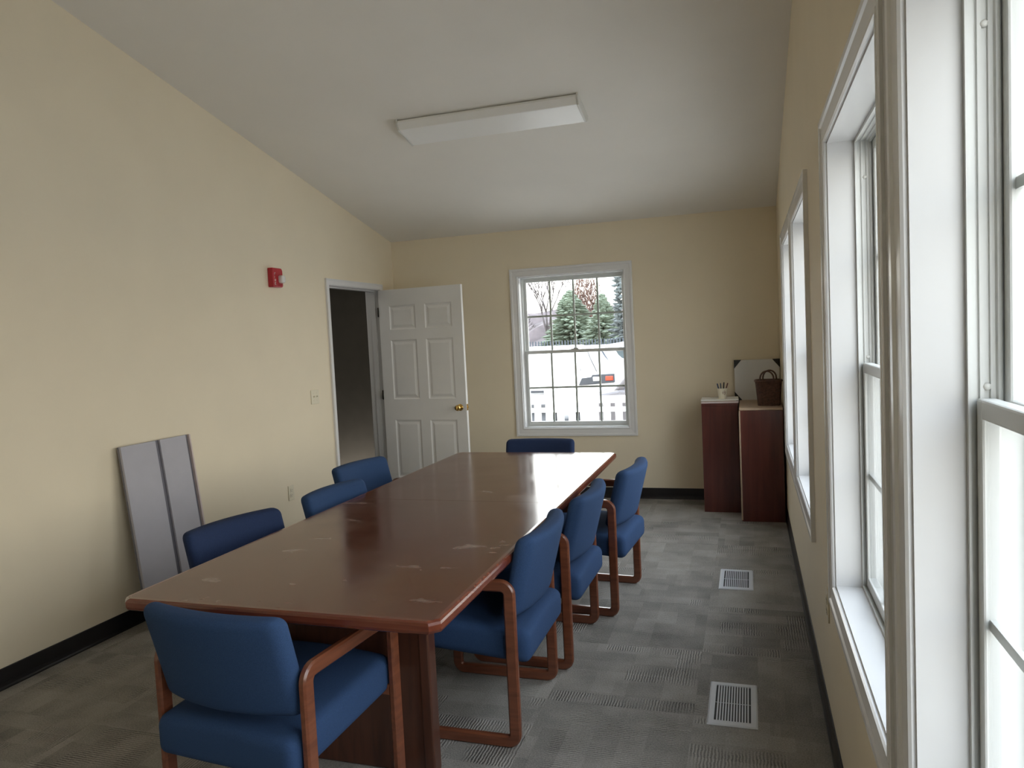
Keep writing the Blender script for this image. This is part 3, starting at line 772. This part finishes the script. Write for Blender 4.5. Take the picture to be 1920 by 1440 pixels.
# sedan
se = tag(empty('beige_sedan', (-2.95, 13.3, GZ)), 'beige sedan, its roof and windows showing above the white fence', 'car')
mb = MB(); mb.prism([(0, .28), (4.2, .28), (4.25, .62), (3.9, .90), (3.5, 1.08), (.7, 1.14), (.05, 1.02)], 'x', 0, 1.7, .09, seg=3, Mx=Matrix.Rotation(R(-90), 4, 'Z') @ Matrix.Translation((-1.7, 0, 0))); mb.build('car_body', M['beige'], se)
mb = MB(); mb.prism([(.55, 1.10), (3.05, 1.06), (2.35, 1.50), (.95, 1.54)], 'x', .12, 1.58, .05, seg=3, Mx=Matrix.Rotation(R(-90), 4, 'Z') @ Matrix.Translation((-1.7, 0, 0))); mb.build('cabin', M['beige'], se)
for k, (xa, xb) in enumerate(((.108, .120), (1.580, 1.592))):
    mb = MB(); mb.prism([(.76, 1.14), (1.72, 1.13), (1.70, 1.46), (1.00, 1.48)], 'x', xa, xb, 0, Mx=Matrix.Rotation(R(-90), 4, 'Z') @ Matrix.Translation((-1.7, 0, 0)))
    mb.build('side_window', M['dglass'], se)
for x in (.85, 3.35): wheel(se, x, 1.62, .31, .31); wheel(se, x, .10, .31, .31)
# far shed, dark fence
sh = tag(empty('teal_shed', (-4.85, 25, GZ)), 'blue-grey shed beyond the van at the right of the back window', 'shed')
mb = MB(); mb.box(0, 3, 0, 2.5, 0, 1.70); mb.build('wall', M['teal'], sh)
mb = MB(); mb.prism([(-.15, 1.68), (3.15, 1.68), (3.15, 1.74), (1.5, 1.95), (-.15, 1.74)], 'y', -.15, 2.65, .01); mb.build('roof', M['wvin'], sh)
mb = MB(); mb.box(.42, .70, -.02, .01, .95, 1.35); mb.build('window', M['dglass'], sh)
df = tag(empty('dark_fence', (-16, 28.4, GZ)), 'dark picket fence in front of the evergreens', 'fence')
mb = MB()
for i in range(110): mb.box(i*.12, i*.12+.05, -.01, .01, .1, 1.98)
mb.build('pickets', M['dfence'], df)
for z in (.5, 1.72): mb = MB(); mb.box(0, 13.2, .012, .05, z-.06, z+.06); mb.build('rail', M['dfence'], df)

def conifer(name, x, y, h, r, m, lab, n=1500, loose=1.0, group='evergreens beyond the fence'):
    root = tag(empty(name, (x, y, GZ)), lab, 'tree', group)
    mb = MB(); mb.tube([(0, 0, 0), (.05, 0, h*.5), (0, 0, h*.97)], [.16, .10, .02], 8); mb.build('trunk', M['bark'], root)
    mb = MB(); bm = mb.bm
    for k in range(n):
        t = random.random()**1.35; z = h*(.06+.94*t); a = random.uniform(0, 6.283)
        rad = r*(1-t)**.62*(.45+.60*random.random())*(1+.25*math.sin(a*3+z*2.2)) + .05
        base = Vector((rad*.25*math.cos(a), rad*.25*math.sin(a), z)); tip = Vector((rad*math.cos(a), rad*math.sin(a), z-.10*rad+.1*random.random()))
        d = tip-base; s = Vector((-math.sin(a), math.cos(a), 0))*(.10+.10*random.random())*loose; up = Vector((0, 0, .07*loose))
        v = [bm.verts.new(p) for p in (base, base+d*.6+s, tip, base+d*.6-s, base+d*.55+up, base+d*.55-up*2)]
        for f in ((0, 1, 4), (1, 2, 4), (2, 3, 4), (3, 0, 4), (1, 0, 5), (2, 1, 5), (3, 2, 5), (0, 3, 5)): bm.faces.new([v[i] for i in f])
    mb.build('foliage', m, root)
def bare_tree(x, y, h, lab, seed, name='bare_tree', m=None, spread=.5, depth=5, group='bare trees beyond the fence', r0=None):
    rnd = random.Random(seed); mb = MB()
    def grow(p, d, l, r, lv):
        q = p + d*l; mid = (p+q)/2 + Vector([rnd.uniform(-.05, .05)*l for _ in range(3)])
        mb.tube([p, mid, q], [r, r*.85, r*.68], 5)
        if lv == 0: return
        for _ in range(3 if lv > 1 else 4):
            dd = (d + Vector([rnd.uniform(-spread, spread), rnd.uniform(-spread, spread), rnd.uniform(-.1, .35)])).normalized()
            grow(q, dd, l*rnd.uniform(.6, .85), r*.6, lv-1)
    grow(Vector((0, 0, 0)), Vector((0, 0, 1)), h*.3, r0 or h*.018, depth)
    o = mb.build(name, m or M['bark'], loc=(x, y, GZ)); tag(o, lab, 'tree', group)
conifer('spruce_tree', -8.7, 37.5, 4.4, 2.0, M['needle'], 'broad green evergreen tree in the middle of the back window', 3000, 1.05)
conifer('spruce_tree', -6.25, 33.2, 3.9, 1.35, M['needle'], 'green evergreen tree right of the broad one, behind the dark fence', 2200)
conifer('conifer_tree', -4.72, 29.8, 6.0, .80, M['needle2'], 'tall thin bluish conifer at the right edge of the back window', 800, .75)
bare_tree(-12.5, 47, 7.6, 'bare tree with two tall stems left of the evergreens', 11, spread=.38)
bare_tree(-13.2, 42, 4.2, 'low bare spreading tree at the left of the back window', 5, spread=.6)
bare_tree(-6.6, 48.5, 6.0, 'bare tree behind the tall bluish conifer', 8, spread=.45)
def bush(x, y, r, h, m, lab, n=500, name='shrub', cat='shrub'):
    mb = MB(); bm = mb.bm
    for k in range(n):
        a = random.uniform(0, 6.283); t = random.random(); rr = r*math.sqrt(random.random())
        p = Vector((rr*math.cos(a), rr*math.sin(a)*.6, h*t*(1-(rr/r)**2*.6))); d = Vector((random.uniform(-.4, .4), random.uniform(-.4, .4), random.uniform(.3, 1))).normalized()*.35; s = d.cross(Vector((random.random(), random.random(), 0))).normalized()*.03
        v = [bm.verts.new(q) for q in (p, p+d*.5+s, p+d, p+d*.5-s, p+d*.5+s.cross(d).normalized()*.03)]
        for f in ((0, 1, 4), (1, 2, 4), (2, 3, 4), (3, 0, 4), (0, 3, 2, 1)): bm.faces.new([v[i] for i in f])
    o = mb.build(name, m, loc=(x, y, GZ)); tag(o, lab, cat)
bush(-11.6, 34, 1.6, 2.1, M['shrub'], 'reddish shrub at the lower left of the back window above the trailer', 700)
bush(-6.2, 41.5, 1.1, 4.3, M['rust'], 'russet leafless shrub to the right of the evergreens', 900)
bush(-9.0, 43.2, 1.4, 6.0, M['rust'], 'tall russet-leaved crown rising above the broad evergreen', 5000, 'russet_tree', 'tree')
bush(-10.6, 46, 1.2, 5.6, M['bark'], 'hazy grey twiggy crown left of the russet one', 1500, 'twiggy_tree', 'tree')
# wooded hillside
mb = MB(); t = bmesh.new(); nx, ny = 70, 10; rnd = random.Random(4); V = []
for j in range(ny):
    row = []
    for i in range(nx):
        x = -55+i*1.4; y = 58+j*2.5
        hgt = 5.6*math.sin(math.pi*min(1, j/(ny-1)*1.1)/2)*(1+.22*math.sin(x*.11)+.1*math.sin(x*.31)) + (rnd.uniform(-.35, .45) if j > 0 else -.2)
        row.append(t.verts.new((x, y, GZ+max(0, hgt)*1.0)))
    V.append(row)
for j in range(ny-1):
    for i in range(nx-1): t.faces.new((V[j][i], V[j][i+1], V[j+1][i+1], V[j+1][i]))
mb.merge(t); struct(mb.build('hillside', M['wood_hill']))
